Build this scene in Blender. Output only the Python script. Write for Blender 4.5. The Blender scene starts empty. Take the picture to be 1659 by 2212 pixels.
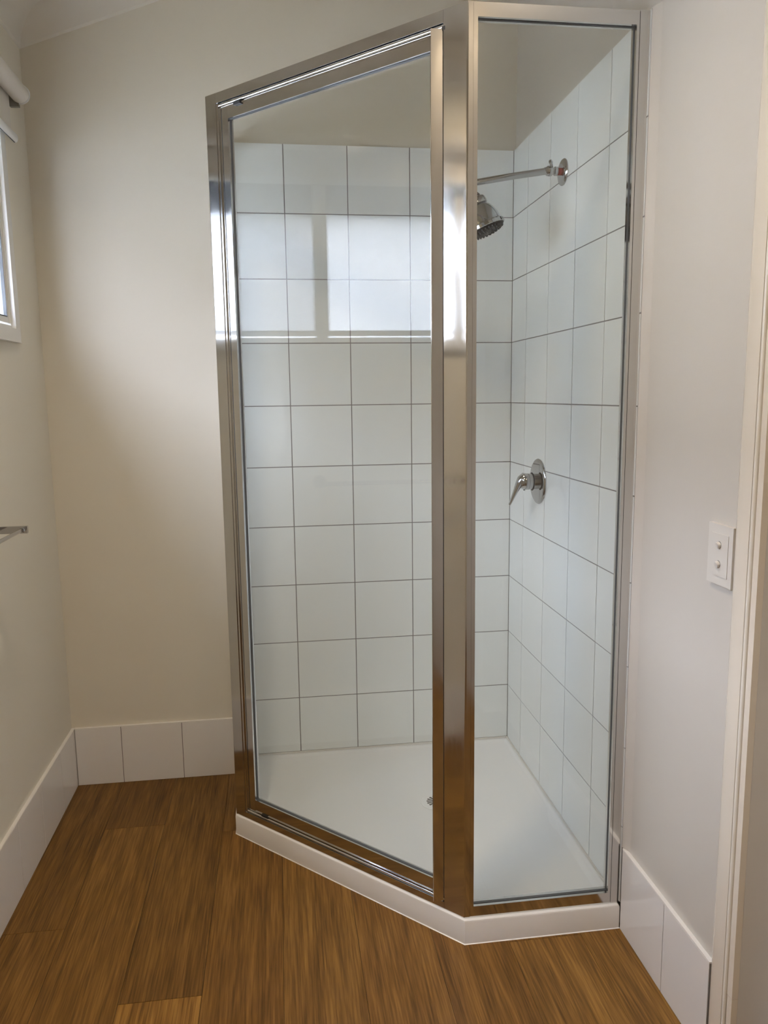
import bpy, bmesh, math, random
from mathutils import Matrix, Vector
random.seed(7)
S = bpy.context.scene
COL = S.collection

# ------------------------------------------------------------------ camera
YAW, PITCH, ROLL = 0.1336084, -0.1504665, -0.0127788
cd = bpy.data.cameras.new('camera')
cam = bpy.data.objects.new('camera', cd)
COL.objects.link(cam)
cy_, sy_ = math.cos(YAW), math.sin(YAW)
cp_, sp_ = math.cos(PITCH), math.sin(PITCH)
fw = Vector((sy_ * cp_, cy_ * cp_, sp_))
r0 = Vector((cy_, -sy_, 0))
u0 = r0.cross(fw)
cr_, sr_ = math.cos(ROLL), math.sin(ROLL)
rt = cr_ * r0 + sr_ * u0
up = -sr_ * r0 + cr_ * u0
m = Matrix.Identity(4)
for i in range(3):
    m[i][0], m[i][1], m[i][2] = rt[i], up[i], -fw[i]
m.translation = Vector((-0.784549, -2.56632, 1.232115))
cam.matrix_world = m
cd.sensor_fit = 'VERTICAL'
cd.sensor_height = 24.0
cd.lens = 24.0 * 1670.54 / 2212.0
cd.clip_start = 0.02
S.camera = cam

# ------------------------------------------------------------------ sky, lights, exposure
SKY = 124.0
LAMP = 13.0
REAR_FILL = 5.0
S.view_settings.view_transform = 'Standard'
S.view_settings.look = 'None'
S.view_settings.gamma = 1.0
S.view_settings.use_curve_mapping = False
S.view_settings.exposure = 0.0

w = bpy.data.worlds.new('overcast_sky')
S.world = w
w.use_nodes = True
nt = w.node_tree
nt.nodes.clear()
wo = nt.nodes.new('ShaderNodeOutputWorld')
bg = nt.nodes.new('ShaderNodeBackground')
tc = nt.nodes.new('ShaderNodeTexCoord')
sx = nt.nodes.new('ShaderNodeSeparateXYZ')
rp = nt.nodes.new('ShaderNodeValToRGB')
mr = nt.nodes.new('ShaderNodeMapRange')
mr.inputs['From Min'].default_value = 0.0
mr.inputs['From Max'].default_value = 1.0
rp.color_ramp.elements[0].position = 0.0
rp.color_ramp.elements[0].color = (0.52, 0.575, 0.71, 1)
rp.color_ramp.elements[1].position = 1.0
rp.color_ramp.elements[1].color = (1.05, 1.17, 1.46, 1)
nt.links.new(tc.outputs['Generated'], sx.inputs[0])
nt.links.new(sx.outputs['Z'], mr.inputs['Value'])
nt.links.new(mr.outputs[0], rp.inputs[0])
nt.links.new(rp.outputs[0], bg.inputs['Color'])
bg.inputs['Strength'].default_value = SKY
nt.links.new(bg.outputs[0], wo.inputs[0])

# window opening (inner edge of the frame) used by the daylight portal too
WY0, WY1, WZ0, WZ1 = -1.700, -0.271, 1.424, 1.975
pl = bpy.data.lights.new('window_daylight_portal', 'AREA')
pl.shape = 'RECTANGLE'
pl.size = WZ1 - WZ0
pl.size_y = WY1 - WY0
pl.cycles.is_portal = True
po = bpy.data.objects.new('window_daylight_portal', pl)
COL.objects.link(po)
po.matrix_world = Matrix(((0, 0, -1, -1.60), (0, 1, 0, (WY0 + WY1) / 2), (1, 0, 0, (WZ0 + WZ1) / 2), (0, 0, 0, 1)))

# ------------------------------------------------------------------ materials
def mat(name, col, rough=0.5, metal=0.0, **kw):
    mt = bpy.data.materials.new(name)
    mt.use_nodes = True
    b = mt.node_tree.nodes['Principled BSDF']
    b.inputs['Base Color'].default_value = (*col, 1)
    b.inputs['Roughness'].default_value = rough
    b.inputs['Metallic'].default_value = metal
    for k, v in kw.items():
        b.inputs[k].default_value = v
    return mt

def nodes(mt):
    t = mt.node_tree
    return t, t.nodes['Principled BSDF']

def add_noise_bump(mt, scale, strength, dist=0.001, detail=3):
    t, b = nodes(mt)
    c = t.nodes.new('ShaderNodeTexCoord')
    n = t.nodes.new('ShaderNodeTexNoise')
    n.inputs['Scale'].default_value = scale
    n.inputs['Detail'].default_value = detail
    bp = t.nodes.new('ShaderNodeBump')
    bp.inputs['Strength'].default_value = strength
    bp.inputs['Distance'].default_value = dist
    t.links.new(c.outputs['Object'], n.inputs['Vector'])
    t.links.new(n.outputs['Fac'], bp.inputs['Height'])
    t.links.new(bp.outputs[0], b.inputs['Normal'])

def add_rough_noise(mt, scale, lo, hi, stretch=(1, 1, 1)):
    t, b = nodes(mt)
    c = t.nodes.new('ShaderNodeTexCoord')
    mp = t.nodes.new('ShaderNodeMapping')
    mp.inputs['Scale'].default_value = stretch
    n = t.nodes.new('ShaderNodeTexNoise')
    n.inputs['Scale'].default_value = scale
    n.inputs['Detail'].default_value = 5
    r = t.nodes.new('ShaderNodeMapRange')
    r.inputs['From Min'].default_value = 0.4
    r.inputs['From Max'].default_value = 0.75
    r.inputs['To Min'].default_value = lo
    r.inputs['To Max'].default_value = hi
    t.links.new(c.outputs['Object'], mp.inputs[0])
    t.links.new(mp.outputs[0], n.inputs['Vector'])
    t.links.new(n.outputs['Fac'], r.inputs['Value'])
    t.links.new(r.outputs[0], b.inputs['Roughness'])

M_paint = mat('wall_paint', (0.75, 0.70, 0.59), 0.55)
add_noise_bump(M_paint, 260, 0.06, 0.0006)
M_wallr = mat('wall_paint_darkened', (0.62, 0.575, 0.505), 0.34)  # same paint made darker; weaker light on this wall put into its colour
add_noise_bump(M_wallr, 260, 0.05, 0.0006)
M_ceil = mat('ceiling_paint', (0.64, 0.60, 0.52), 0.7)
M_cornice = mat('cornice_plaster', (0.78, 0.74, 0.66), 0.6)
M_gloss = mat('gloss_trim_enamel', (0.76, 0.68, 0.56), 0.2)
add_noise_bump(M_gloss, 60, 0.05, 0.001)
M_bead = mat('bead_enamel_highlight', (0.82, 0.76, 0.66), 0.25)  # paler than the trim enamel: edge highlight put into the colour
M_winframe = mat('white_window_enamel', (0.80, 0.80, 0.77), 0.25)
M_tile = mat('glazed_white_tile', (0.915, 0.935, 0.915), 0.07)
M_skirt = mat('glazed_skirting_tile', (0.84, 0.81, 0.77), 0.09)
M_grout = mat('grey_grout', (0.30, 0.285, 0.275), 0.9)
M_sgrout = mat('pale_skirting_grout', (0.22, 0.195, 0.175), 0.9)
M_caulk = mat('white_caulk', (0.82, 0.79, 0.74), 0.5)
M_tray = mat('white_acrylic_tray', (0.93, 0.925, 0.905), 0.28)
add_noise_bump(M_tray, 420, 0.10, 0.0006)
M_alu = mat('bright_anodised_aluminium', (0.66, 0.655, 0.64), 0.1, 1.0)
add_rough_noise(M_alu, 9, 0.07, 0.17, (3, 3, 0.6))
M_chrome = mat('polished_chrome', (0.46, 0.46, 0.465), 0.04, 1.0)
M_black = mat('black_plastic', (0.012, 0.012, 0.013), 0.5)
M_rubber = mat('dark_grey_glazing_rubber', (0.10, 0.108, 0.115), 0.6)
M_red = mat('red_thread_tape', (0.35, 0.07, 0.05), 0.6)
M_blind = mat('cream_blind_fabric', (0.72, 0.68, 0.61), 0.8)
add_noise_bump(M_blind, 900, 0.2, 0.0005)
M_blindrail = mat('white_blind_rail', (0.80, 0.81, 0.80), 0.3)
M_blindgrey = mat('grey_blind_bracket', (0.30, 0.30, 0.27), 0.5)
M_switch = mat('white_switch_plastic', (0.70, 0.66, 0.59), 0.3)
M_slot = mat('drain_slot_dark', (0.16, 0.15, 0.13), 0.7)
M_eave = mat('dark_fascia_paint', (0.035, 0.04, 0.05), 0.6)
M_render = mat('added_house_render', (0.50, 0.50, 0.485), 0.85)
M_roof = mat('added_roof_sheet', (0.045, 0.048, 0.055), 0.6)
M_ground = mat('outside_ground', (0.11, 0.105, 0.085), 0.9)

IOR_G = 1.50
def glass_mat(name, tint, rough=0.0):
    mt = bpy.data.materials.new(name)
    mt.use_nodes = True
    t = mt.node_tree
    t.nodes.clear()
    o = t.nodes.new('ShaderNodeOutputMaterial')
    mx = t.nodes.new('ShaderNodeMixShader')
    tr = t.nodes.new('ShaderNodeBsdfTransparent')
    tr.inputs['Color'].default_value = (*tint, 1)
    gl = t.nodes.new('ShaderNodeBsdfGlossy')
    gl.inputs['Roughness'].default_value = rough
    fr = t.nodes.new('ShaderNodeFresnel')
    fr.inputs['IOR'].default_value = 1.5
    # same Fresnel value from both sides of the thin sheet
    geo = t.nodes.new('ShaderNodeNewGeometry')
    mi = t.nodes.new('ShaderNodeMix')
    mi.inputs['A'].default_value = IOR_G
    mi.inputs['B'].default_value = 1.0 / IOR_G      # the Fresnel node inverts it on the back face
    t.links.new(geo.outputs['Backfacing'], mi.inputs['Factor'])
    t.links.new(mi.outputs['Result'], fr.inputs['IOR'])
    t.links.new(fr.outputs[0], mx.inputs['Fac'])
    t.links.new(tr.outputs[0], mx.inputs[1])
    t.links.new(gl.outputs[0], mx.inputs[2])
    t.links.new(mx.outputs[0], o.inputs[0])
    return mt
M_glass = glass_mat('clear_shower_glass', (0.985, 0.997, 0.989))

# obscure (patterned) window glass: part clear, part scattering, with a pebble pattern
M_pane = bpy.data.materials.new('obscure_window_glass')
M_pane.use_nodes = True
t = M_pane.node_tree
t.nodes.clear()
o = t.nodes.new('ShaderNodeOutputMaterial')
tr = t.nodes.new('ShaderNodeBsdfTransparent')
rf = t.nodes.new('ShaderNodeBsdfRefraction')
rf.inputs['Roughness'].default_value = 0.12
rf.inputs['IOR'].default_value = 1.02
rf.inputs['Color'].default_value = (0.92, 0.93, 0.95, 1)
gl = t.nodes.new('ShaderNodeBsdfGlossy')
gl.inputs['Roughness'].default_value = 0.2
mx = t.nodes.new('ShaderNodeMixShader')
mx2 = t.nodes.new('ShaderNodeMixShader')
mx2.inputs['Fac'].default_value = 0.05
c = t.nodes.new('ShaderNodeTexCoord')
n = t.nodes.new('ShaderNodeTexVoronoi')
n.inputs['Scale'].default_value = 130
n2 = t.nodes.new('ShaderNodeTexNoise')
n2.inputs['Scale'].default_value = 45
n2.inputs['Detail'].default_value = 4
ra = t.nodes.new('ShaderNodeMapRange')
ra.inputs['From Min'].default_value = 0.3
ra.inputs['From Max'].default_value = 0.7
ra.inputs['To Min'].default_value = 0.62
ra.inputs['To Max'].default_value = 0.86
cc = t.nodes.new('ShaderNodeCombineColor')
t.links.new(c.outputs['Object'], n.inputs['Vector'])
t.links.new(c.outputs['Object'], n2.inputs['Vector'])
t.links.new(n2.outputs['Fac'], ra.inputs['Value'])
for k in range(3):
    t.links.new(ra.outputs[0], cc.inputs[k])
bp = t.nodes.new('ShaderNodeBump')
bp.inputs['Strength'].default_value = 0.6
bp.inputs['Distance'].default_value = 0.002
t.links.new(n.outputs['Distance'], bp.inputs['Height'])
t.links.new(bp.outputs[0], rf.inputs['Normal'])
t.links.new(bp.outputs[0], gl.inputs['Normal'])
t.links.new(cc.outputs[0], tr.inputs['Color'])
mx.inputs['Fac'].default_value = 0.45
t.links.new(tr.outputs[0], mx.inputs[1])
t.links.new(rf.outputs[0], mx.inputs[2])
t.links.new(mx.outputs[0], mx2.inputs[1])
t.links.new(gl.outputs[0], mx2.inputs[2])
t.links.new(mx2.outputs[0], o.inputs[0])

# fly screen mesh outside the sliding sash
M_fly = bpy.data.materials.new('grey_fly_screen')
M_fly.use_nodes = True
t = M_fly.node_tree
t.nodes.clear()
o = t.nodes.new('ShaderNodeOutputMaterial')
mx = t.nodes.new('ShaderNodeMixShader')
mx.inputs['Fac'].default_value = 0.66
df = t.nodes.new('ShaderNodeBsdfDiffuse')
df.inputs['Color'].default_value = (0.08, 0.08, 0.08, 1)
tr = t.nodes.new('ShaderNodeBsdfTransparent')
t.links.new(df.outputs[0], mx.inputs[1])
t.links.new(tr.outputs[0], mx.inputs[2])
t.links.new(mx.outputs[0], o.inputs[0])

# lamp diffuser (shared by both unseen ceiling lights)
M_lamp = bpy.data.materials.new('lit_lamp_diffuser')
M_lamp.use_nodes = True
t = M_lamp.node_tree
t.nodes.clear()
o = t.nodes.new('ShaderNodeOutputMaterial')
em = t.nodes.new('ShaderNodeEmission')
em.inputs['Color'].default_value = (1.0, 0.86, 0.71, 1)
em.inputs['Strength'].default_value = 6.0
t.links.new(em.outputs[0], o.inputs[0])

# oak-look vinyl plank: grain runs along object Y, each plank shifted by its own random value
M_wood = bpy.data.materials.new('oak_vinyl_plank')
M_wood.use_nodes = True
t, b = nodes(M_wood)
c = t.nodes.new('ShaderNodeTexCoord')
oi = t.nodes.new('ShaderNodeObjectInfo')
off = t.nodes.new('ShaderNodeVectorMath')
off.operation = 'MULTIPLY_ADD'
off.inputs[1].default_value = (1, 1, 1)
cx = t.nodes.new('ShaderNodeCombineXYZ')
mu = t.nodes.new('ShaderNodeMath')
mu.operation = 'MULTIPLY'
mu.inputs[1].default_value = 37.0
t.links.new(oi.outputs['Random'], mu.inputs[0])
for k in range(3):
    t.links.new(mu.outputs[0], cx.inputs[k])
t.links.new(c.outputs['Object'], off.inputs[0])
t.links.new(cx.outputs[0], off.inputs[2])
mp1 = t.nodes.new('ShaderNodeMapping')
mp1.inputs['Scale'].default_value = (6.5, 0.75, 1)
nz = t.nodes.new('ShaderNodeTexNoise')           # broad figure (cathedral bands)
nz.inputs['Scale'].default_value = 1.0
nz.inputs['Detail'].default_value = 2
nz.inputs['Distortion'].default_value = 0.5
t.links.new(off.outputs[0], mp1.inputs[0])
t.links.new(mp1.outputs[0], nz.inputs['Vector'])
m3 = t.nodes.new('ShaderNodeMath')
m3.operation = 'MULTIPLY'
m3.inputs[1].default_value = 13.0
t.links.new(nz.outputs['Fac'], m3.inputs[0])
sn = t.nodes.new('ShaderNodeMath')
sn.operation = 'SINE'
m4 = t.nodes.new('ShaderNodeMath')
m4.operation = 'MULTIPLY'
m4.inputs[1].default_value = 3.0
t.links.new(m3.outputs[0], m4.inputs[0])
t.links.new(m4.outputs[0], sn.inputs[0])
mp2 = t.nodes.new('ShaderNodeMapping')
mp2.inputs['Scale'].default_value = (270, 9.0, 1)
nf = t.nodes.new('ShaderNodeTexNoise')           # fine pores
nf.inputs['Scale'].default_value = 1.0
nf.inputs['Detail'].default_value = 4
t.links.new(off.outputs[0], mp2.inputs[0])
t.links.new(mp2.outputs[0], nf.inputs['Vector'])
mp3 = t.nodes.new('ShaderNodeMapping')
mp3.inputs['Scale'].default_value = (36, 2.0, 1)
nm = t.nodes.new('ShaderNodeTexNoise')           # streaks
nm.inputs['Scale'].default_value = 1.0
nm.inputs['Detail'].default_value = 5
t.links.new(off.outputs[0], mp3.inputs[0])
t.links.new(mp3.outputs[0], nm.inputs['Vector'])
def mathn(op, a, bb):
    x = t.nodes.new('ShaderNodeMath')
    x.operation = op
    for i, v in enumerate((a, bb)):
        if isinstance(v, (int, float)):
            x.inputs[i].default_value = v
        else:
            t.links.new(v, x.inputs[i])
    return x.outputs[0]
sm = mathn('MULTIPLY', sn.outputs[0], 0.035)
s2 = mathn('MULTIPLY', nm.outputs['Fac'], 0.36)
s3 = mathn('MULTIPLY', nf.outputs['Fac'], 0.68)
tot = mathn('ADD', mathn('ADD', sm, s2), s3)
rr = t.nodes.new('ShaderNodeValToRGB')
el = rr.color_ramp.elements
el[0].position, el[0].color = 0.33, (0.078, 0.035, 0.0065, 1)
el[1].position, el[1].color = 0.75, (0.290, 0.152, 0.036, 1)
e2 = el.new(0.53)
e2.color = (0.176, 0.085, 0.0175, 1)
t.links.new(tot, rr.inputs[0])
mc = t.nodes.new('ShaderNodeMix')
mc.data_type = 'RGBA'
mc.blend_type = 'MULTIPLY'
mc.inputs['Factor'].default_value = 1.0
t.links.new(rr.outputs[0], mc.inputs['A'])
t.links.new(oi.outputs['Color'], mc.inputs['B'])
t.links.new(mc.outputs['Result'], b.inputs['Base Color'])
b.inputs['Roughness'].default_value = 0.42
b.inputs['Specular IOR Level'].default_value = 0.2
bp = t.nodes.new('ShaderNodeBump')
bp.inputs['Strength'].default_value = 0.12
bp.inputs['Distance'].default_value = 0.0006
t.links.new(nf.outputs['Fac'], bp.inputs['Height'])
t.links.new(bp.outputs[0], b.inputs['Normal'])
M_gap = mat('dark_subfloor', (0.05, 0.028, 0.014), 0.9)

# ------------------------------------------------------------------ mesh helpers
def box(bm, a, b):
    x0, y0, z0 = [min(p, q) for p, q in zip(a, b)]
    x1, y1, z1 = [max(p, q) for p, q in zip(a, b)]
    v = [bm.verts.new(p) for p in ((x0, y0, z0), (x1, y0, z0), (x1, y1, z0), (x0, y1, z0),
                                   (x0, y0, z1), (x1, y0, z1), (x1, y1, z1), (x0, y1, z1))]
    return [bm.faces.new([v[i] for i in f]) for f in
            ((0, 3, 2, 1), (4, 5, 6, 7), (0, 1, 5, 4), (1, 2, 6, 5), (2, 3, 7, 6), (3, 0, 4, 7))]

def prism(bm, poly, f):
    """poly: 2-D outline, f(u, v, 0/1) -> 3-D point at either end."""
    A = [bm.verts.new(f(u, v, 0)) for u, v in poly]
    B = [bm.verts.new(f(u, v, 1)) for u, v in poly]
    n = len(poly)
    for i in range(n):
        bm.faces.new((A[i], A[(i + 1) % n], B[(i + 1) % n], B[i]))
    bm.faces.new(A[::-1])
    bm.faces.new(B)

def zprism(bm, poly, z0, z1):
    prism(bm, poly, lambda u, v, k: (u, v, z1 if k else z0))

def basis(axis):
    a = Vector(axis).normalized()
    h = Vector((0, 0, 1)) if abs(a.z) < 0.9 else Vector((0, 1, 0))
    u = a.cross(h).normalized()
    return u, a.cross(u).normalized(), a

def lathe(bm, org, axis, prof, seg=32):
    """prof: list of (distance along axis, radius); closed at both ends."""
    u, v, a = basis(axis)
    org = Vector(org)
    rings = []
    for d, r in prof:
        rings.append([bm.verts.new(org + a * d + (u * math.cos(2 * math.pi * k / seg) + v * math.sin(2 * math.pi * k / seg)) * r)
                      for k in range(seg)])
    for A, B in zip(rings, rings[1:]):
        for k in range(seg):
            bm.faces.new((A[k], A[(k + 1) % seg], B[(k + 1) % seg], B[k]))
    bm.faces.new(rings[0][::-1])
    bm.faces.new(rings[-1])

def tube(bm, pts, rad, seg=14):
    """round bar along pts; rad a number or list; ends capped."""
    pts = [Vector(p) for p in pts]
    rings = []
    pu = None
    for i, p in enumerate(pts):
        d = (pts[min(i + 1, len(pts) - 1)] - pts[max(i - 1, 0)]).normalized()
        if pu is None:
            u, v, _ = basis(d)
        else:
            u = (pu - d * pu.dot(d)).normalized()
            v = d.cross(u)
        pu = u
        r = rad[i] if isinstance(rad, (list, tuple)) else rad
        ru, rv = r if isinstance(r, tuple) else (r, r)
        rings.append([bm.verts.new(p + u * math.cos(2 * math.pi * k / seg) * ru + v * math.sin(2 * math.pi * k / seg) * rv) for k in range(seg)])
    for A, B in zip(rings, rings[1:]):
        for k in range(seg):
            bm.faces.new((A[k], A[(k + 1) % seg], B[(k + 1) % seg], B[k]))
    bm.faces.new(rings[0][::-1])
    bm.faces.new(rings[-1])

def bevel_all(bm, w, seg=1, test=None):
    es = [e for e in bm.edges if len(e.link_faces) == 2 and e.calc_face_angle(0) > 0.4 and (test is None or test(e))]
    bmesh.ops.bevel(bm, geom=es, offset=w, segments=seg, affect='EDGES', profile=0.5, clamp_overlap=True)

def obj(name, bm, mt, parent=None, smooth=False, matrix=None, kind=None):
    bmesh.ops.recalc_face_normals(bm, faces=bm.faces)
    me = bpy.data.meshes.new(name)
    bm.to_mesh(me)
    bm.free()
    me.materials.append(mt)
    if smooth:
        for p in me.polygons:
            p.use_smooth = True
        try:
            me.set_sharp_from_angle(angle=math.radians(35))
        except Exception:
            pass
    o = bpy.data.objects.new(name, me)
    COL.objects.link(o)
    if matrix is not None:
        o.matrix_world = matrix
    if parent:
        o.parent = parent
        pm = parent.matrix_world if parent.type != 'EMPTY' or True else Matrix()
        o.matrix_parent_inverse = Matrix.Identity(4)
        o.matrix_basis = wm(parent).inverted() @ (matrix if matrix is not None else Matrix.Identity(4))
    if kind:
        o['kind'] = kind
    return o

def wm(o):
    mm = o.matrix_basis.copy()
    while o.parent:
        o = o.parent
        mm = o.matrix_basis @ mm
    return mm

def empty(name, loc, label=None, cat=None, group=None, kind=None, parent=None):
    o = bpy.data.objects.new(name, None)
    o.empty_display_size = 0.05
    COL.objects.link(o)
    o.location = loc
    if parent:
        o.parent = parent
        o.matrix_basis = wm(parent).inverted() @ Matrix.Translation(loc)
    tag(o, label, cat, group, kind)
    return o

def tag(o, label=None, cat=None, group=None, kind=None):
    for k, v in (('label', label), ('category', cat), ('group', group), ('kind', kind)):
        if v:
            o[k] = v
    return o

def B():
    return bmesh.new()

def boxobj(name, a, b, mt, parent=None, bev=0.0, seg=1, kind=None, matrix=None, smooth=False):
    bm = B()
    box(bm, a, b)
    if bev:
        bevel_all(bm, bev, seg)
    return obj(name, bm, mt, parent, smooth, matrix, kind)

# ------------------------------------------------------------------ room shell
ZF = -0.062                     # floor level (tray rim is z = 0)
XL, XR, YB, YF = -1.504, 0.010, 0.010, -3.30
SL = 0.371                      # rake of the ceiling
def zc(x):
    return 2.335 + SL * (x - XL)

# left wall with the window hole
bm = B()
T = 0.10
box(bm, (XL - T, YF - 0.1, ZF - 0.1), (XL, YB + 0.1, WZ0))
box(bm, (XL - T, YF - 0.1, WZ1), (XL, YB + 0.1, 2.36))
box(bm, (XL - T, WY1, WZ0), (XL, YB + 0.1, WZ1))
box(bm, (XL - T, YF - 0.1, WZ0), (XL, WY0, WZ1))
wall_left = tag(obj('wall_left', bm, M_paint), 'cream painted left wall with the frosted window and towel rail', None, None, 'structure')

# back wall: raked top
bm = B()
prism(bm, [(XL - T, ZF - 0.1), (XR + T, ZF - 0.1), (XR + T, zc(XR + T) + 0.05), (XL - T, zc(XL - T) + 0.05)],
      lambda u, v, k: (u, YB + (0.1 if k else 0), v))
wall_back = tag(obj('wall_back', bm, M_paint), 'cream painted end wall with raked top and white shower tiles', None, None, 'structure')

# right wall: runs to the door opening
DY0, DY1, DZ = -2.22, -1.405, 2.0
bm = B()
box(bm, (XR, DY1, ZF - 0.1), (XR + T, YB, 2.93))
box(bm, (XR, YF - 0.1, ZF - 0.1), (XR + T, DY0, 2.93))
box(bm, (XR, DY0, DZ), (XR + T, DY1, 2.93))
wall_right = tag(obj('wall_right', bm, M_wallr), 'warm white right wall with shower tiles and light switch', None, None, 'structure')

bm = B()
prism(bm, [(XL - T, ZF - 0.1), (XR + T, ZF - 0.1), (XR + T, zc(XR + T) + 0.05), (XL - T, zc(XL - T) + 0.05)],
      lambda u, v, k: (u, YF - (0.1 if k else 0), v))
tag(obj('wall_front', bm, M_paint), 'cream painted wall behind the viewer', None, None, 'structure')

bm = B()
prism(bm, [(XL - T, zc(XL - T)), (XR + T, zc(XR + T)), (XR + T, zc(XR + T) + 0.08), (XL - T, zc(XL - T) + 0.08)],
      lambda u, v, k: (u, (YB + 0.1 if k else YF - 0.1), v))
tag(obj('ceiling', bm, M_ceil), 'raked white ceiling rising from the window wall', None, None, 'structure')

# cornices (cove profile)
def cove(d, n=6):
    """outline of a cove in (out from wall, down from ceiling) with a flat lip at each end."""
    p = [(0, 0), (d, 0), (d, 0.006)]
    for k in range(n + 1):
        a = math.pi / 2 * k / n
        p.append((0.006 + (d - 0.012) * (1 - math.sin(a)) , 0.006 + (d - 0.012) * (1 - math.cos(a))))
    p.append((0.0, d))
    return p
bm = B()
D = 0.085
pf = cove(D)
ps = math.sqrt(1 + SL * SL)
prism(bm, pf, lambda u, v, k: ((XR if k else XL), YB - u, zc(XR if k else XL) - v * 0.98))
tag(obj('trim_1', bm, M_cornice, smooth=True), 'white plaster cornice sloping up the end wall', None, None, 'structure')
bm = B()
prism(bm, pf, lambda u, v, k: (XL + u, (YB if k else YF), zc(XL) + SL * u * (1 - v / D) - v * 0.98))
tag(obj('trim_2', bm, M_cornice, smooth=True), 'white plaster cornice along the window wall', None, None, 'structure')

# floor: planks 178 x 1219 running towards the end wall
floor = tag(boxobj('floor', (XL - T, YF - 0.1, ZF - 0.1), (XR + T, YB + 0.1, ZF - 0.004), M_gap),
            'oak-look vinyl plank floor', None, None, 'structure')
PW, PLEN = 0.178, 1.219
ends = {-4: -0.74, -3: -0.294, -2: -1.010, -1: -0.36, 0: -1.16, 1: -0.62, 2: -0.15, 3: -0.95, 4: -0.50, 5: -0.2}
tone = {(-2, 1): (1.50, 1.52, 1.50), (-3, 1): (1.04, 1.03, 1.02), (-3, 0): (0.84, 0.80, 0.76), (-4, 0): (0.86, 0.83, 0.79), (-4, 1): (0.98, 0.96, 0.93),
        (-2, 0): (0.88, 0.86, 0.83), (-1, 1): (0.98, 0.95, 0.90), (0, 0): (1.08, 1.09, 1.06), (0, 1): (1.02, 1.0, 0.97), (1, 1): (0.96, 0.93, 0.89), (2, 1): (0.90, 0.86, 0.82)}
FX0, FX1, FY0, FY1 = XL + 0.0005, XR - 0.0005, YF, YB - 0.0005
for k in range(-5, 6):
    x0 = -0.813 + (k - 1 + 1) * PW
    xa, xb = max(x0, FX0), min(x0 + PW, FX1)
    if xb - xa < 0.005:
        continue
    e = ends.get(k, -0.5)
    # plank 0 lies between e and the wall side, plank 1 towards the camera
    y = e + PLEN
    i = 0
    while y > FY0:
        ya, yb = max(y - PLEN, FY0), min(y, FY1)
        if yb - ya > 0.01:
            bm = B()
            ox, oy = x0 + PW / 2, (y - PLEN / 2)
            g = 0.0005
            box(bm, (xa + g - ox, ya + g - oy, -0.004), (xb - g - ox, yb - g - oy, 0))
            bevel_all(bm, 0.0005, 1, lambda ed: all(v.co.z > -0.001 for v in ed.verts))
            p = obj('plank', bm, M_wood, floor, matrix=Matrix.Translation((ox, oy, ZF)))
            tn = tone.get((k, i))
            if tn is None:
                s = random.uniform(0.84, 1.10)
                tn = (s, s * 0.985, s * 0.96)
            p.color = (*tn, 1)
        y -= PLEN
        i += 1

# ------------------------------------------------------------------ wall tiles
def tile_mesh(wd, ht, th=0.009, bev=0.0012):
    """tile lying in the XZ plane, glazed face towards -Y at y = 0; softly rounded edge."""
    bm = B()
    box(bm, (-wd / 2, 0, -ht / 2), (wd / 2, th, ht / 2))
    bevel_all(bm, bev, 2, lambda e: all(abs(v.co.y) < 1e-6 for v in e.verts))
    bmesh.ops.recalc_face_normals(bm, faces=bm.faces)
    me = bpy.data.meshes.new('tile')
    bm.to_mesh(me)
    bm.free()
    return me
_cache = {}
def tile(wd, ht, loc, rotz, mt, parent):
    key = (round(wd, 4), round(ht, 4), mt.name)
    if key not in _cache:
        me = tile_mesh(wd, ht)
        me.materials.append(mt)
        _cache[key] = me
    o = bpy.data.objects.new('tile', _cache[key])
    COL.objects.link(o)
    o.parent = parent
    # a hair of lippage so neighbouring glazes do not reflect as one sheet
    tl = random.uniform(-0.0016, 0.0016)
    tz = random.uniform(-0.0016, 0.0016)
    o.matrix_basis = wm(parent).inverted() @ Matrix.Translation(loc) @ Matrix.Rotation(rotz + tz, 4, 'Z') @ Matrix.Rotation(tl, 4, 'X')
    return o
G = 0.0030                      # joint width
rows = [(0.0040, 0.2)] + [(0.2 * k, 0.2 * (k + 1)) for k in range(1, 10)]
rows[-1] = (1.8, 2.0085)
bx = [-0.943, -0.743, -0.543, -0.343, -0.143, 0.0]
ry = [0.0, -0.149, -0.349, -0.549, -0.749, -0.9395]
for z0, z1 in rows:
    for a, c in zip(bx, bx[1:]):
        tile(c - a - G, z1 - z0 - G, ((a + c) / 2, 0, (z0 + z1) / 2), 0, M_tile, wall_back)
    for a, c in zip(ry, ry[1:]):
        tile(a - c - G, z1 - z0 - G, (0, (a + c) / 2, (z0 + z1) / 2), -math.pi / 2, M_tile, wall_right)
boxobj('grout', (-0.9425, 0.0016, 0.004), (0.009, YB - 0.0002, 2.0075), M_grout, wall_back)
boxobj('grout', (0.0016, -0.9390, 0.004), (XR - 0.0002, 0.0015, 2.0075), M_grout, wall_right)

# painted filler fillet running from the tile edge to the plaster
bm = B()
prism(bm, [(XR, -0.9400), (0.0012, -0.9400), (0.0022, -0.9450), (0.0050, -0.9520), (0.0085, -0.9600), (XR, -0.9680)],
      lambda u, v, k: (u, v, (2.0085 if k else 0.1500)))
obj('filler_fillet', bm, M_wallr, wall_right, smooth=True)

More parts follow.
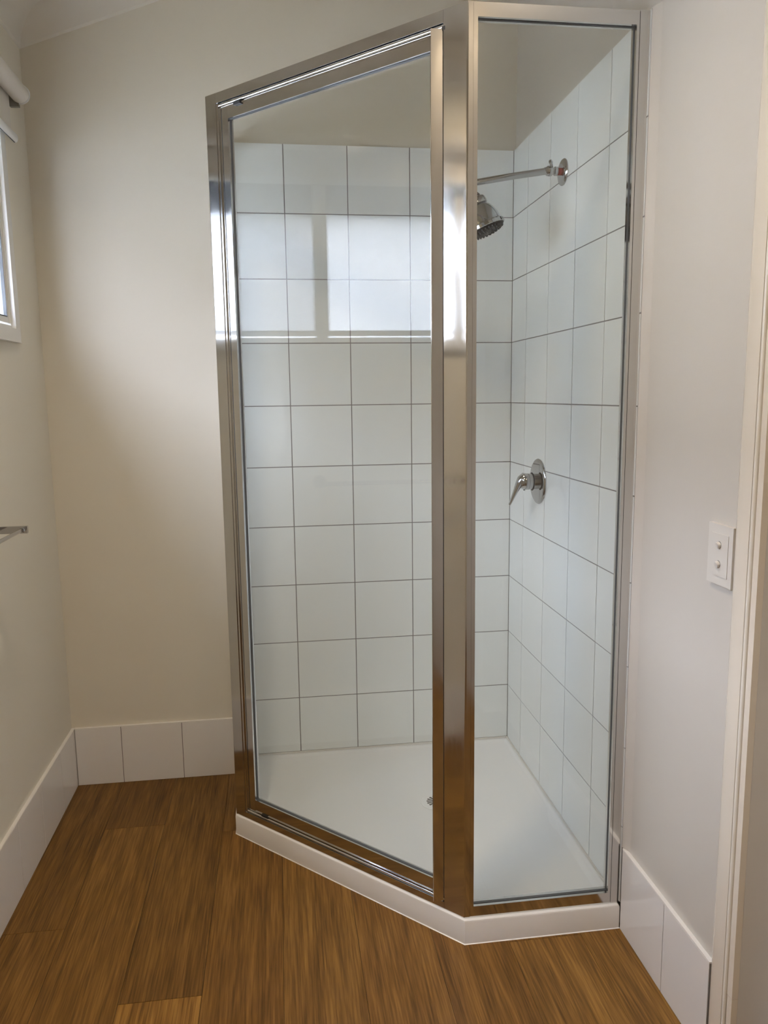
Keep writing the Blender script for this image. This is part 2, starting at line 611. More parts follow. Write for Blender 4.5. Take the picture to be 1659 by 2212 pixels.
# skirting tiles
SZ0, SZ1 = ZF + 0.001, 0.138
def skirt(name, label):
    return empty(name, (0, 0, 0), label, None, None, 'structure')
bb = skirt('baseboard_back', 'tall white tiled skirting along the end wall')
bl = skirt('baseboard_left', 'tall white tiled skirting along the window wall')
br = skirt('baseboard_right', 'tall white tiled skirting beside the shower on the right wall')
xs = [-1.4935, -1.344, -1.144, -0.9505]
for a, c in zip(xs, xs[1:]):
    tile(c - a - 0.0022, SZ1 - SZ0, ((a + c) / 2, 0.0, (SZ0 + SZ1) / 2), 0, M_skirt, bb)
boxobj('grout', (-1.4935, 0.0012, SZ0), (-0.9505, YB - 0.0002, SZ1 - 0.001), M_sgrout, bb)
boxobj('caulk', (-1.4935, 0.0003, SZ1 - 0.0005), (-0.9505, YB - 0.0002, SZ1 + 0.0025), M_caulk, bb, 0.0008)
ys = [0.0085, -0.17, -0.37, -0.57, -0.77, -0.97, -1.17, -1.37, -1.57, -1.77, -1.97, -2.17, -2.37, -2.57, -2.77, -2.97, -3.17, -3.299]
for a, c in zip(ys, ys[1:]):
    tile(a - c - 0.0022, SZ1 - SZ0, (-1.494, (a + c) / 2, (SZ0 + SZ1) / 2), math.pi / 2, M_skirt, bl)
boxobj('grout', (XL + 0.0002, ys[-1], SZ0), (-1.4952, 0.0085, SZ1 - 0.001), M_sgrout, bl)
boxobj('caulk', (XL + 0.0002, ys[-1], SZ1 - 0.0005), (-1.4943, 0.0085, SZ1 + 0.0025), M_caulk, bl, 0.0008)
RZ1 = 0.1465
yr = [-0.9445, -1.149, -1.326]
for a, c in zip(yr, yr[1:]):
    tile(a - c - 0.0022, RZ1 - SZ0, (0.0, (a + c) / 2, (SZ0 + RZ1) / 2), -math.pi / 2, M_skirt, br)
boxobj('grout', (0.0012, -1.326, SZ0), (XR - 0.0002, -0.9445, RZ1 - 0.001), M_sgrout, br)
boxobj('caulk', (0.0003, -1.326, RZ1 - 0.0005), (XR - 0.0002, -0.9445, RZ1 + 0.003), M_caulk, br, 0.0008)

# ------------------------------------------------------------------ door architrave, jamb lining and door at the right edge
bm = B()
# profile in (proud of wall, along -y): soft outer roll to a small bead at the jamb edge
prof = [(0.0, 0.0), (0.004, 0.0), (0.009, 0.004), (0.0125, 0.012), (0.0145, 0.022), (0.0155, 0.036), (0.0160, 0.050), (0.0160, 0.0530), (0.0, 0.0530)]
prism(bm, prof, lambda u, v, k: (XR - u, -1.327 - v, (2.06 if k else ZF)))
tag(obj('trim_3', bm, M_gloss, smooth=True), 'glossy cream door architrave at the right edge', None, None, 'structure')
bm = B()
zprism(bm, [(XR - 0.0125 + 0.0045 * math.cos(a), -1.3848 + 0.0045 * math.sin(a)) for a in [2 * math.pi * k / 16 for k in range(16)]], ZF, 2.06)
tag(obj('trim_5', bm, M_bead, smooth=True), 'thin bead between architrave and door jamb, edge highlight in its pale colour', None, None, 'structure')
# jamb lining: returns into the doorway, its face turned to the viewer; a hairline joint above the plinth
bm = B()
JF = -1.3895
box(bm, (XR - 0.0120, -1.4045, 0.1365), (XR + T + 0.02, JF, 2.02))
box(bm, (XR - 0.0120, -1.4045, ZF), (XR + T + 0.02, JF - 0.0008, 0.1355))
bevel_all(bm, 0.0010, 2)
tag(obj('trim_6', bm, M_gloss), 'cream painted door jamb lining facing the viewer', None, None, 'structure')
d1 = boxobj('door_1', (XR + 0.075, DY0 + 0.003, ZF + 0.006), (XR + 0.111, DY1 - 0.003, DZ - 0.003), M_gloss, None, 0.002, kind='structure')
d1['label'] = 'cream painted door set back in the right wall behind the jamb'

# ------------------------------------------------------------------ window in the left wall
win = empty('window_1', (XL, (WY0 + WY1) / 2, WZ0), 'white framed frosted window high in the left wall', None, None, 'structure')
AF = -1.490                     # architrave face
def frame_ring(bm, y0, y1, z0, z1, wd, xa, xb):
    """mitred picture-frame ring outside (y0..y1, z0..z1)."""
    for (p, q) in (((y0, z0), (y1, z0)), ((y1, z0), (y1, z1)), ((y1, z1), (y0, z1)), ((y0, z1), (y0, z0))):
        def outp(c):
            return (c[0] + (wd if c[0] == y1 else -wd), c[1] + (wd if c[1] == z1 else -wd))
        quad = [p, q, outp(q), outp(p)]
        prism(bm, quad, lambda u, v, k: ((xb if k else xa), u, v))
bm = B()
frame_ring(bm, WY0, WY1, WZ0, WZ1, 0.036, XL + 0.0001, AF)
bevel_all(bm, 0.001, 2)
obj('architrave', bm, M_winframe, win, smooth=True)
GX = -1.5075                    # glass plane
# outer aluminium frame lining the hole
bm = B()
frame_ring(bm, WY0 + 0.010, WY1 - 0.006, WZ0 + 0.008, WZ1 - 0.010, 0.012, XL - 0.06, -1.5005)
bevel_all(bm, 0.0008, 1)
obj('frame', bm, M_winframe, win)
PZ0, PZ1 = WZ0 + 0.030, WZ1 - 0.014
panes = [(-0.654, WY1 - 0.022), (-1.160, -0.7000), (WY0 + 0.030, -1.205)]  # third pane is unseen, added to widen the daylight source
for ya, yb in ((-0.6990, -0.655), (-1.204, -1.161)):
    boxobj('mullion', (-1.545, ya, WZ0 + 0.004), (-1.503, yb, WZ1 - 0.004), M_winframe, win, 0.001)
for i, (ya, yb) in enumerate(panes):
    bm = B()
    frame_ring(bm, ya, yb, PZ0, PZ1, 0.016, -1.530, -1.5045)
    bevel_all(bm, 0.001, 1)
    obj('sash', bm, M_winframe, win)
    bm = B()
    frame_ring(bm, ya + 0.0025, yb - 0.0025, PZ0 + 0.0025, PZ1 - 0.0025, 0.003, -1.512, -1.5035)
    obj('gasket', bm, M_rubber, win)
    boxobj('pane', (-1.517, ya, PZ0), (-1.513, yb, PZ1), M_pane, win)
ya, yb = panes[0]
boxobj('fly_screen', (-1.572, ya - 0.02, PZ0 - 0.012), (-1.571, yb + 0.012, PZ1 + 0.008), M_fly, win)
# eave outside
bm = B()
prism(bm, [(XL - T - 0.001, 1.99), (-1.70, 1.884), (-1.70, 2.02), (XL - T - 0.001, 2.06)], lambda u, v, k: (u, (2.0 if k else -4.0), v))
tag(obj('trim_4', bm, M_eave), 'dark eave outside above the frosted window', None, None, 'structure')

# added, unseen: pale wall returns light to the window, dark roof blocks low sky
added_house = empty('added_house', (-5.2, -3.0, -0.25), 'unseen pale wall and dark roof added outside the frosted window to shape its light', 'added_house')
boxobj('wall', (-5.4, -12.0, -0.25), (-5.2, 6.0, 2.66), M_render, added_house)
bm = B()
prism(bm, [(-5.21, 2.68), (-9.10, 5.05), (-9.10, 5.15), (-5.19, 2.78)], lambda u, v, k: (u, (6.3 if k else -12.3), v))
obj('roof', bm, M_roof, added_house)
boxobj('gutter', (-5.198, -12.3, 2.64), (-5.10, 6.3, 2.74), M_eave, added_house, 0.01)
tag(boxobj('ground', (-9.0, -9.0, -0.40), (XL - T - 0.002, 7.0, -0.25), M_ground), 'bare grey ground outside the window', None, None, 'structure')

# roller blind
rbl = empty('roller_blind', (-1.460, -0.75, 2.066), 'cream roller blind rolled up above the frosted window', 'blind')
RX, RZ, RR = -1.461, 2.064, 0.0245
bm = B()
lathe(bm, (RX, -1.81, RZ), (0, 1, 0), [(0, RR), (1.635, RR)], 40)
obj('fabric_roll', bm, M_blind, rbl, smooth=True)
for y0 in (-0.1745, -1.8145):
    bm = B()
    lathe(bm, (RX, y0, RZ), (0, 1, 0), [(0, RR + 0.0005), (0.002, RR + 0.0022), (0.004, RR + 0.0022), (0.0045, RR)], 40)
    obj('end_cap', bm, M_blindrail, rbl, smooth=True)
    bm = B()
    box(bm, (XL + 0.0145, y0 - 0.001, RZ - 0.033), (RX - 0.004, y0 + 0.010, RZ + 0.026))
    bevel_all(bm, 0.002, 1)
    obj('bracket', bm, M_blindgrey, rbl)
boxobj('fabric', (-1.4856, -1.802, 1.945), (-1.4846, -0.192, RZ), M_blind, rbl)
bm = B()
prism(bm, [(-1.4890 + 0.0085 * (1 + math.cos(a)) , 1.947 + 0.0125 * math.sin(a)) for a in [2 * math.pi * k / 20 for k in range(20)]],
      lambda u, v, k: (u, (-0.180 if k else -1.812), v))
bevel_all(bm, 0.002, 2, lambda e: abs(e.verts[0].co.y - e.verts[1].co.y) < 1e-5)
br_ = obj('bottom_rail', bm, M_blindrail, rbl, smooth=True)
bm = B()
box(bm, (-1.4815, -1.81, 1.9335), (-1.4795, -0.186, 1.9352))
obj('rail_groove', bm, M_rubber, br_)

# ------------------------------------------------------------------ double towel rail on the left wall
TY, TZ = -0.655, 0.926
tr_ = empty('towel_rail', (XL, TY, TZ), 'chrome double towel rail on the left wall below the window', 'towel rail')
for yy in (TY, TY - 0.60):
    bm = B()
    box(bm, (XL + 0.004, yy - 0.005, TZ - 0.0085), (-1.383, yy + 0.005, TZ + 0.0085))
    bevel_all(bm, 0.0025, 3)
    obj('arm', bm, M_chrome, tr_, smooth=True)
    bm = B()
    lathe(bm, (XL, yy, TZ), (1, 0, 0), [(0, 0.024), (0.006, 0.024), (0.009, 0.021)], 28)
    obj('wall_flange', bm, M_chrome, tr_, smooth=True)
for xx in (-1.394, -1.455):
    bm = B()
    tube(bm, [(xx, TY - 0.004, TZ), (xx, TY - 0.596, TZ)], 0.0045, 16)
    obj('rail', bm, M_chrome, tr_, smooth=True)
    bm = B()
    lathe(bm, (xx, TY - 0.0085, TZ - 0.0005), (0, 1, 0), [(0, 0.0045), (0.002, 0.006), (0.004, 0.006)], 16)
    obj('socket', bm, M_chrome, tr_, smooth=True)

# ------------------------------------------------------------------ shower tray
TP = [(-0.949, -0.001), (-0.949, -0.379), (-0.386, -0.943), (-0.001, -0.943), (-0.001, -0.001)]
def inset(poly, d):
    n = len(poly)
    out = []
    ar = sum(poly[i][0] * poly[(i + 1) % n][1] - poly[(i + 1) % n][0] * poly[i][1] for i in range(n))
    s = 1 if ar > 0 else -1
    for i in range(n):
        p0, p1, p2 = Vector(poly[i - 1]), Vector(poly[i]), Vector(poly[(i + 1) % n])
        e1, e2 = (p1 - p0).normalized(), (p2 - p1).normalized()
        n1, n2 = Vector((-e1.y, e1.x)) * s, Vector((-e2.y, e2.x)) * s
        k = (n1 + n2) / (1 + n1.dot(n2))
        out.append((p1 + k * d)[:])
    return out
bm = B()
DRX, DRY, TF = -0.332, -0.357, -0.0245
def ring(poly, z):
    return [bm.verts.new((p[0], p[1], z)) for p in poly]
lv = [(-0.002, ZF + 0.0004), (0.0, ZF + 0.002), (0.0, -0.005), (0.0015, -0.0015), (0.005, 0.0), (0.028, 0.0)]
loops = [ring(inset(TP, d), z) for d, z in lv]
# on the two wall sides the flat of the rim is tucked under the tiles
TW = [(-0.949, 0.024), (-0.949, -0.379), (-0.386, -0.943), (0.024, -0.943), (0.024, 0.024)]
loops[-1] = ring(inset(TW, 0.028), 0.0)
for d, z in ((0.031, -0.0008), (0.036, -0.0045), (0.044, -0.0105), (0.056, -0.0160), (0.074, -0.0198), (0.100, -0.0222)):
    loops.append(ring(inset(TW, d), z))
n5 = len(TP)
for A, C in zip(loops, loops[1:]):
    for i in range(n5):
        bm.faces.new((A[i], A[(i + 1) % n5], C[(i + 1) % n5], C[i]))
bm.faces.new(loops[0][::-1])
# floor of the tray falls to the waste: fan between inner loop and a ring round the waste
dense = []
L = loops[-1]
for i in range(n5):
    dense.append(L[i])
SEG = 40
rg = [bm.verts.new((DRX + 0.0515 * math.cos(2 * math.pi * k / SEG), DRY + 0.0515 * math.sin(2 * math.pi * k / SEG), TF - 0.002)) for k in range(SEG)]
angs = [math.atan2(v.co.y - DRY, v.co.x - DRX) % (2 * math.pi) for v in dense]
order = sorted(range(n5), key=lambda i: angs[i])
near = lambda k: min(range(n5), key=lambda i: abs((angs[i] - 2 * math.pi * k / SEG + math.pi) % (2 * math.pi) - math.pi))
for k in range(SEG):
    a, b2 = near(k), near((k + 1) % SEG)
    if a == b2:
        bm.faces.new((rg[k], rg[(k + 1) % SEG], dense[a]))
    else:
        bm.faces.new((rg[k], rg[(k + 1) % SEG], dense[b2], dense[a]))
bm.faces.new(rg)
tray = obj('shower_tray', bm, M_tray, smooth=True)
tag(tray, 'white five-sided shower tray with angled front on the plank floor', 'shower tray')
# waste: recessed ring plus slotted grate
bm = B()
lathe(bm, (DRX, DRY, TF - 0.0035), (0, 0, 1), [(0, 0.0500), (0.0030, 0.0500), (0.0040, 0.0485), (0.0043, 0.0460), (0.0040, 0.0340)], 40)
waste = obj('waste_ring', bm, M_tray, tray, smooth=True)
bm = B()
NS = 16
for k in range(NS):
    a = 2 * math.pi * (k + 0.5) / NS
    w1 = 0.118
    pts = []
    for r, ww in ((0.011, w1), (0.031, w1), (0.033, w1 * 0.6)):
        pts.append((r, a - ww))
    for r, ww in ((0.033, w1 * 0.6), (0.031, w1), (0.011, w1)):
        pts.append((r, a + ww))
    poly = [(DRX + r * math.cos(q), DRY + r * math.sin(q)) for r, q in pts]
    zprism(bm, poly, TF + 0.0002, TF + 0.0009)
obj('grate_slots', bm, M_slot, tray, kind='stuff')
# silicone beads where tray meets tiles and floor
boxobj('silicone_bead', (-0.920, -0.004, 0.0002), (-0.004, 0.0005, 0.0045), M_caulk, wall_back, 0.0012)
boxobj('silicone_bead', (-0.004, -0.909, 0.0002), (0.0005, 0.0005, 0.0045), M_caulk, wall_right, 0.0012)

# ------------------------------------------------------------------ shower screen
scr = empty('shower_screen', (-0.5, -0.5, 0.0), 'bright aluminium framed corner shower screen with an angled glass door', 'shower screen')
P0 = Vector((-0.946, -0.374))
P1 = Vector((-0.385, -0.935))
r2 = math.sqrt(0.5)
DL = (P1 - P0).length           # 0.7934
MD = Matrix(((r2, r2, 0, P0.x), (-r2, r2, 0, P0.y), (0, 0, 1, 0), (0, 0, 0, 1)))   # (along, inward, z)
def dbox(name, a, b, mt, parent, bev=0.0008, seg=1):
    return boxobj(name, a, b, mt, parent, bev, seg, matrix=MD)
def dpt(a, mm):
    v = MD @ Vector((a, mm, 0))
    return (v.x, v.y)
ZT = 2.004
DEP = 0.026
ZB = 0.0005
# corner posts (135 degree extrusions with rounded nose)
def round_poly(poly, i, r, n=12):
    """replace corner i by an arc of radius r."""
    p0, p1, p2 = Vector(poly[i - 1]), Vector(poly[i]), Vector(poly[(i + 1) % len(poly)])
    a, b2 = (p0 - p1).normalized(), (p2 - p1).normalized()
    ang = a.angle(b2)
    dist = r / math.tan(ang / 2)
    cen = p1 + (a + b2).normalized() * (r / math.sin(ang / 2))
    s, e = p1 + a * dist - cen, p1 + b2 * dist - cen
    tot_ = s.angle(e)
    sg = 1 if s.x * e.y - s.y * e.x > 0 else -1
    arc = []
    for k in range(n + 1):
        q = sg * tot_ * k / n
        arc.append((cen.x + s.x * math.cos(q) - s.y * math.sin(q), cen.y + s.x * math.sin(q) + s.y * math.cos(q)))
    return poly[:i] + arc + poly[i + 1:]
pr = [dpt(0.7365, DEP), dpt(0.7365, 0.0), tuple(P1), (-0.3722, -0.935), (-0.3722, -0.935 + DEP)]
pr = round_poly(pr, 2, 0.007)
bm = B()
zprism(bm, pr, ZB, ZT)
obj('corner_post', bm, M_alu, scr)
plq = [(-0.946 + DEP, -0.360), (-0.946, -0.360), tuple(P0), dpt(0.0385, 0.0), dpt(0.0385, DEP)]
plq = round_poly(plq, 2, 0.006)
bm = B()
zprism(bm, plq, ZB, ZT)
obj('corner_post', bm, M_alu, scr)
# rails on the diagonal; the beads are the rounded lips that catch the light
def rail(name, a0, a1, m0, m1, z0, z1, matrix=MD, bev=0.0010):
    return boxobj(name, (a0, m0, z0), (a1, m1, z1), M_alu, scr, bev, 2, matrix=matrix)
rail('top_rail', 0.0388, 0.7362, 0.0, DEP, 1.979, ZT - 0.0003)
rail('bottom_rail', 0.0388, 0.7362, 0.0, DEP, ZB, 0.0190)
def bead(name, zc_, r, m0):
    bm = B()
    n = 10
    poly = [(m0 + 0.012, -r)] + [(m0 + r * 0.9 * (1 - math.cos(a)) , r * -math.cos(a) if False else r * math.sin(a)) for a in [-math.pi / 2 + math.pi * k / n for k in range(n + 1)]] + [(m0 + 0.012, r)]
    poly = [(m0 + 0.012, -r)] + [(m0 + r - r * math.cos(a), r * math.sin(a)) for a in [-math.pi / 2 + math.pi * k / n for k in range(n + 1)]] + [(m0 + 0.012, r)]
    prism(bm, poly, lambda u, v, k: ((0.7362 if k else 0.0470), u, zc_ + v))
    return obj(name, bm, M_alu, scr, smooth=True, matrix=MD)
bead('top_bead', 1.9735, 0.0050, 0.0015)
bead('bottom_bead', 0.0235, 0.0042, 0.0015)
rail('top_channel', 0.0388, 0.7362, 0.0075, DEP - 0.001, 1.9660, 1.9785)
rail('bottom_channel', 0.0388, 0.7362, 0.0075, DEP - 0.001, 0.0192, 0.0300)
# jamb channel beside the left post: three stepped strips
rail('hinge_jamb', 0.0388, 0.0462, 0.0020, DEP, 0.0192, 1.9785)
rail('hinge_jamb', 0.0464, 0.0525, 0.0055, DEP, 0.0302, 1.9658)
boxobj('jamb_seal', (0.0526, 0.008, 0.0302), (0.0545, 0.020, 1.9658), M_rubber, scr, matrix=MD)
boxobj('post_seal', (0.7344, 0.004, 0.0302), (0.7362, 0.020, 1.9658), M_rubber, scr, matrix=MD)

# door
ZD0, ZD1 = 0.0315, 1.9645
door = boxobj('door_leaf', (0.0555, 0.0055, ZD0), (0.0780, 0.0235, ZD1), M_alu, scr, 0.0010, 2, matrix=MD)
def dsub(name, a, b2, mt, bev=0.0008):
    return boxobj(name, a, b2, mt, door, bev, 2, matrix=MD)
dsub('lock_stile', (0.7000, 0.0055, ZD0), (0.7325, 0.0235, ZD1), M_alu)
dsub('door_top_rail', (0.0782, 0.0055, 1.9365), (0.6998, 0.0235, ZD1), M_alu)
dsub('door_bottom_rail', (0.0782, 0.0055, ZD0), (0.6998, 0.0235, 0.0655), M_alu)
boxobj('glass_pane', (0.0782, 0.0125, 0.0657), (0.6998, 0.0175, 1.9363), M_glass, door, matrix=MD)
for a, b2 in (((0.0782, 0.0118, 0.0657), (0.0792, 0.0180, 1.9363)), ((0.6990, 0.0118, 0.0657), (0.6998, 0.0180, 1.9363)),
              ((0.0792, 0.0118, 0.0657), (0.6990, 0.0180, 0.0668)), ((0.0792, 0.0118, 1.9352), (0.6990, 0.0180, 1.9363))):
    boxobj('glazing_seal', a, b2, M_rubber, door, matrix=MD)
# pull: a folded lip standing off the lock stile, its long face turned to the room
bm = B()
pull = [(0.7160, -0.0165), (0.7172, -0.0172), (0.7340, 0.0005), (0.7335, 0.0054), (0.7290, 0.0054), (0.7285, 0.0008)]
prism(bm, pull, lambda u, v, k: (u, v, (1.968 if k else 0.0225)))
obj('pull_handle', bm, M_alu, door, matrix=MD)
boxobj('pivot_block', (0.1060, -0.0005, 1.9605), (0.1300, 0.0085, 1.9682), M_black, door, 0.0012, matrix=MD)
boxobj('pivot_block', (0.1060, 0.0005, 0.0275), (0.1290, 0.0085, 0.0325), M_black, door, 0.0008, matrix=MD)
boxobj('pivot_block', (0.7335, -0.0005, 1.9655), (0.7405, 0.0080, 1.9725), M_black, door, 0.0005, matrix=MD)
for z0, z1, z2 in ((1.9625, 1.9636, 1.9645), (0.0340, 0.0330, 0.0320)):
    # small sloped drip lip along the top and bottom of the door leaf
    for p, q in ((0.0782, 0.1050), (0.1310, 0.6998)):
        bm = B()
        prism(bm, [(0.0056, z0), (0.0026, z1), (0.0026, z2), (0.0056, z2)], lambda u, v, k: ((q if k else p), u, v))
        obj('drip_lip', bm, M_alu, door, matrix=MD)

# fixed panel on the right
YP = -0.935
def fixed(axis):
    """axis 'x': right panel along x at y = YP; axis 'y': left return along y at x = -0.946."""
    if axis == 'x':
        Mx = Matrix(((1, 0, 0, 0), (0, 1, 0, YP), (0, 0, 1, 0), (0, 0, 0, 1)))
        a0, a1 = -0.3718, 0.0
        pw = lambda q: q
    else:
        Mx = Matrix(((0, 1, 0, -0.946), (-1, 0, 0, 0), (0, 0, 1, 0), (0, 0, 0, 1)))
        a0, a1 = 0.0, 0.3596
    fr = lambda nm, p, q, z0, z1, m0=0.0, m1=DEP: boxobj(nm, (p, m0, z0), (q, m1, z1), M_alu, scr, 0.0008, 2, matrix=Mx)
    if axis == 'x':
        post, wall = (a0, a0 + 0.0088), (a1 - 0.0215, a1 - 0.0004)
        st = (wall[0] - 0.0070, wall[0] - 0.0008)
        g0, g1 = post[1], st[0]
    else:
        post, wall = (a1 - 0.0088, a1), (a0 + 0.0004, a0 + 0.0215)
        st = (wall[1] + 0.0008, wall[1] + 0.0070)
        g0, g1 = st[1], post[0]
    fr('panel_stile', post[0], post[1], ZB, ZT - 0.0003, 0.0006)
    fr('panel_stile', st[0], st[1], ZB, ZT - 0.0003, 0.0006)
    fr('wall_channel', wall[0], wall[1], ZB, ZT + 0.0006)
    fr('panel_top_rail', g0, g1, 1.9765, ZT - 0.0003, 0.0006)
    fr('panel_bottom_rail', g0, g1, ZB, 0.0290, 0.0006)
    boxobj('glass_pane', (g0, 0.0105, 0.0292), (g1, 0.0155, 1.9763), M_glass, scr, matrix=Mx)
    for p, q in (((g0, 0.0098, 0.0292), (g0 + 0.0008, 0.0162, 1.9763)), ((g1 - 0.0008, 0.0098, 0.0292), (g1, 0.0162, 1.9763)),
                 ((g0 + 0.0008, 0.0098, 0.0292), (g1 - 0.0008, 0.0162, 0.0304)), ((g0 + 0.0008, 0.0098, 1.9753), (g1 - 0.0008, 0.0162, 1.9763))):
        boxobj('glazing_seal', p, q, M_rubber, scr, matrix=Mx)
fixed('x')
fixed('y')

# ------------------------------------------------------------------ shower rose on the right wall
RY_, RZ_ = -0.455, 1.819
rose = empty('shower_rose', (0, RY_, RZ_), 'chrome shower rose on a swivel arm from the right tiled wall', 'shower head')
bm = B()
lathe(bm, (0.0, RY_, RZ_), (-1, 0, 0), [(0.0, 0.034), (0.0025, 0.0345), (0.006, 0.032), (0.008, 0.027), (0.009, 0.018), (0.009, 0.010)], 40)
obj('wall_flange', bm, M_chrome, rose, smooth=True)
bm = B()
lathe(bm, (-0.008, RY_, RZ_ + 0.001), (-1, 0, 0), [(0, 0.0095), (0.011, 0.0095)], 20)
obj('thread_tape', bm, M_red, rose, smooth=True)
bm = B()
lathe(bm, (-0.018, RY_, RZ_ + 0.0015), (-1, 0, 0.02), [(0, 0.008), (0.001, 0.0118), (0.008, 0.0118), (0.010, 0.0095), (0.013, 0.0092), (0.015, 0.0125), (0.022, 0.0138), (0.029, 0.0125), (0.033, 0.0095), (0.036, 0.0092)], 24)
obj('swivel_joint', bm, M_chrome, rose, smooth=True)
bm = B()
tube(bm, [(-0.036, RY_ - 0.006, RZ_ + 0.006), (-0.040, RY_ - 0.014, RZ_ + 0.014), (-0.044, RY_ - 0.018, RZ_ + 0.021)], [0.003, 0.0034, 0.0052], 14)
lathe(bm, (-0.044, RY_ - 0.018, RZ_ + 0.021), (-0.35, -0.35, 0.8), [(0, 0.0052), (0.003, 0.0045), (0.0045, 0.002)], 14)
obj('wing_screw', bm, M_chrome, rose, smooth=True)
bm = B()
tube(bm, [(-0.050, RY_, RZ_ + 0.001), (-0.150, RY_, RZ_ - 0.0150), (-0.252, RY_, RZ_ - 0.0335)], [0.0088, 0.0086, 0.0084], 20)
obj('arm', bm, M_chrome, rose, smooth=True)
JB = Vector((-0.266, RY_, RZ_ - 0.038))
bm = B()
lathe(bm, JB + Vector((0.016, 0, 0.003)), (-1, 0, -0.15), [(0, 0.0085), (0.003, 0.0125), (0.014, 0.0150), (0.027, 0.0125), (0.031, 0.007)], 24)
obj('elbow_knuckle', bm, M_chrome, rose, smooth=True)
AX = Vector((0.375, -0.10, -0.915)).normalized()
HB = JB
bm = B()
lathe(bm, HB, AX, [(0.004, 0.006), (0.006, 0.013), (0.013, 0.0155), (0.020, 0.0130), (0.023, 0.0125), (0.024, 0.0150), (0.037, 0.0215), (0.038, 0.0185), (0.042, 0.0185), (0.043, 0.0285), (0.046, 0.0305), (0.056, 0.0320), (0.0605, 0.0320), (0.0615, 0.0295)], 32)
obj('collar', bm, M_chrome, rose, smooth=True)
bm = B()
lathe(bm, HB, AX, [(0.060, 0.0255), (0.0625, 0.0285), (0.072, 0.0365), (0.084, 0.0430), (0.098, 0.0475), (0.1135, 0.0500), (0.1140, 0.0520), (0.1170, 0.0545), (0.1250, 0.0545), (0.1262, 0.0525)], 48)
obj('bell', bm, M_chrome, rose, smooth=True)
bm = B()
lathe(bm, HB, AX, [(0.1255, 0.0520), (0.1290, 0.0495), (0.1335, 0.0400), (0.1365, 0.0260), (0.1375, 0.008)], 40)
face = obj('spray_face', bm, M_black, rose, smooth=True)
bm = B()
uu, vv, aa = basis(AX)
for rr_, nn, dd in ((0.046, 30, 0.1300), (0.038, 24, 0.1338), (0.028, 18, 0.1358), (0.017, 12, 0.1366)):
    for k in range(nn):
        q = 2 * math.pi * k / nn
        lathe(bm, HB + aa * dd + (uu * math.cos(q) + vv * math.sin(q)) * rr_, AX, [(0, 0.0024), (0.004, 0.0016)], 6)
obj('nozzles', bm, M_rubber, face, kind='stuff')

# ------------------------------------------------------------------ shower mixer
MY, MZ = -0.297, 0.9643
mix = empty('shower_mixer', (0, MY, MZ), 'round chrome shower mixer with a drooping lever on the right tiled wall', 'tap')
bm = B()
lathe(bm, (0.0, MY, MZ), (-1, 0, 0), [(0, 0.0685), (0.003, 0.0690), (0.0055, 0.0675), (0.0075, 0.064), (0.0080, 0.060)], 56)
obj('cover_plate', bm, M_chrome, mix, smooth=True)
bm = B()
lathe(bm, (-0.007, MY, MZ), (-1, 0, 0), [(0, 0.0235), (0.014, 0.0235)], 36)
obj('barrel', bm, M_chrome, mix, smooth=True)
bm = B()
lathe(bm, (-0.0208, MY, MZ), (-1, 0, 0), [(0, 0.0265), (0.0015, 0.0280), (0.0035, 0.0265)], 36)
obj('seal_ring', bm, M_black, mix, smooth=True)
bm = B()
lathe(bm, (-0.0242, MY, MZ), (-1, 0, 0), [(0, 0.0245), (0.011, 0.0248), (0.0115, 0.0240), (0.0125, 0.0240), (0.013, 0.0250), (0.021, 0.0250), (0.028, 0.0235), (0.034, 0.0195), (0.0385, 0.012), (0.040, 0.004)], 36)
obj('handle_body', bm, M_chrome, mix, smooth=True)
bm = B()
lp = [(-0.040, MZ + 0.013), (-0.048, MZ + 0.0155), (-0.056, MZ + 0.008), (-0.064, MZ - 0.008), (-0.072, MZ - 0.026), (-0.080, MZ - 0.044), (-0.087, MZ - 0.060), (-0.092, MZ - 0.070)]
lr = [(0.018, 0.012), (0.0185, 0.0125), (0.0170, 0.0125), (0.0140, 0.0105), (0.0110, 0.0078), (0.0088, 0.0056), (0.0074, 0.0042), (0.0055, 0.0032)]
# ring axes: u lies across the lever (y), v in its plane
pts3 = [Vector((x, MY, z)) for x, z in lp]
rings = []
for i, p in enumerate(pts3):
    d = (pts3[min(i + 1, len(pts3) - 1)] - pts3[max(i - 1, 0)]).normalized()
    u = Vector((0, 1, 0))
    v = d.cross(u)
    rings.append([bm.verts.new(p + u * math.cos(2 * math.pi * k / 20) * lr[i][0] + v * math.sin(2 * math.pi * k / 20) * lr[i][1]) for k in range(20)])
for A, C in zip(rings, rings[1:]):
    for k in range(20):
        bm.faces.new((A[k], A[(k + 1) % 20], C[(k + 1) % 20], C[k]))
bm.faces.new(rings[0][::-1])
bm.faces.new(rings[-1])
obj('lever', bm, M_chrome, mix, smooth=True)
bm = B()
lathe(bm, (-0.046, MY, MZ - 0.0225), (0, 0, -1), [(0, 0.003), (0.004, 0.003)], 12)
obj('grub_screw', bm, M_black, mix)

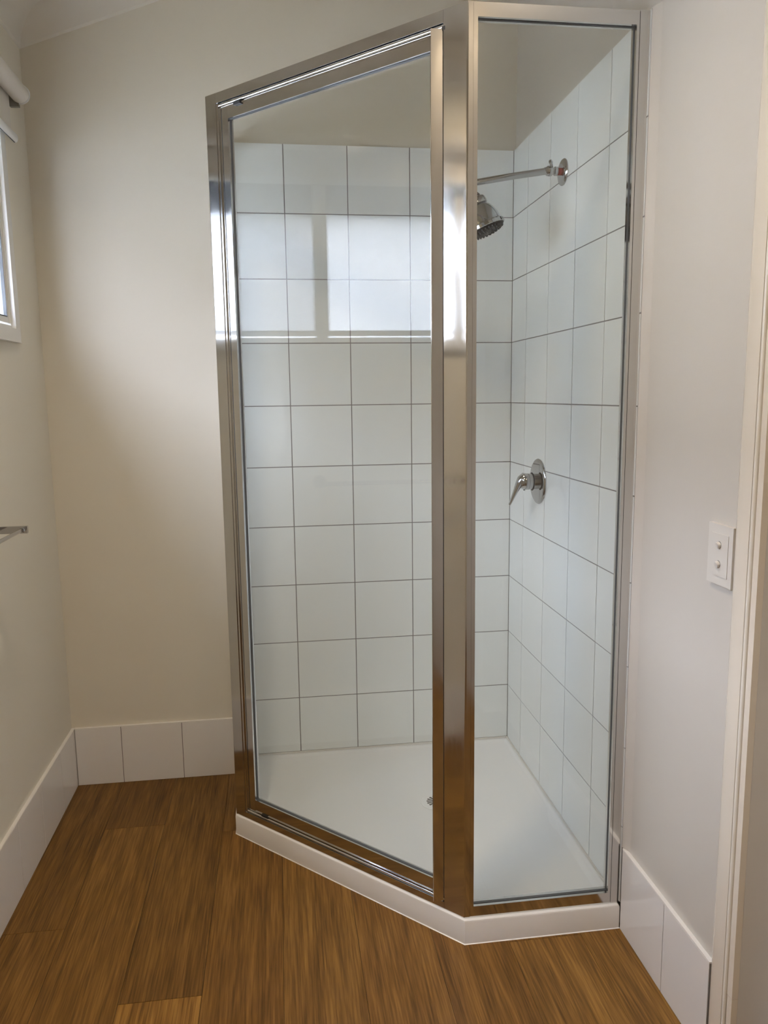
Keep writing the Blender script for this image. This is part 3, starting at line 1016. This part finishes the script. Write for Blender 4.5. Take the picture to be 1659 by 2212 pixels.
# ------------------------------------------------------------------ light switch on the right wall
SWX = XR
sw = empty('light_switch', (SWX, -1.2835, 0.936), 'white two-button light switch on the right wall beside the door', 'switch')
SY0, SY1, SA, SB = -1.3235, -1.2455, 0.8810, 0.9920
bm = B()
box(bm, (SWX - 0.0085, SY0, SA), (SWX, SY1, SB))
bevel_all(bm, 0.0035, 3, lambda e: any(v.co.x < SWX - 0.008 for v in e.verts) and all(v.co.x < SWX - 0.008 for v in e.verts))
obj('plate', bm, M_switch, sw, smooth=True)
bm = B()
box(bm, (SWX - 0.0098, SY0 + 0.0125, SA + 0.0165), (SWX - 0.0082, SY1 - 0.0125, SB - 0.0165))
bevel_all(bm, 0.005, 4, lambda e: abs(e.verts[0].co.x - e.verts[1].co.x) > 0.001)
obj('insert', bm, M_switch, sw, smooth=True)
for zz in (0.9555, 0.9200):
    yy = (SY0 + SY1) / 2 + 0.001
    bm = B()
    lathe(bm, (SWX - 0.0096, yy, zz), (-1, 0, 0), [(0, 0.0068), (0.0006, 0.0068)], 20)
    obj('button_well', bm, M_blindgrey, sw)
    bm = B()
    lathe(bm, (SWX - 0.0098, yy, zz), (-1, 0, -0.25), [(0, 0.0062), (0.0035, 0.0060), (0.0052, 0.0052), (0.0056, 0.003)], 20)
    obj('button', bm, M_switch, sw, smooth=True)

# ------------------------------------------------------------------ ceiling lights (both out of view)
def downlight(lx, ly, watts, label):
    lz = zc(lx)
    lamp = empty('ceiling_light', (lx, ly, lz), label, 'lamp', 'downlights on the raked ceiling')
    tilt = Matrix.Translation((lx, ly, lz)) @ Matrix.Rotation(-math.atan(SL), 4, 'Y')
    bm = B()
    lathe(bm, (0, 0, -0.001), (0, 0, -1), [(0, 0.15), (0.012, 0.15), (0.016, 0.146), (0.016, 0.128), (0.006, 0.122)], 40)
    obj('bezel', bm, M_switch, lamp, smooth=True, matrix=tilt)
    bm = B()
    lathe(bm, (0, 0, -0.0075), (0, 0, -1), [(0, 0.1215), (0.002, 0.1215)], 40)
    obj('diffuser', bm, M_lamp, lamp, matrix=tilt)
    al = bpy.data.lights.new('downlight_beam', 'AREA')
    al.shape = 'DISK'
    al.size = 0.23
    al.energy = watts
    al.color = (1.0, 0.815, 0.60)
    al.spread = math.radians(132)
    ao = bpy.data.objects.new('downlight_beam', al)
    COL.objects.link(ao)
    ao.parent = lamp
    ao.location = (0, 0, -0.020)
downlight(-1.0, -1.38, LAMP, 'round lit downlight over the middle of the floor, nearest the window')
downlight(-0.22, -2.50, REAR_FILL, 'unseen round downlight added beside the door to brighten the wall the pull handle mirrors')  # added fill lamp for the wall reflected in the pull handle
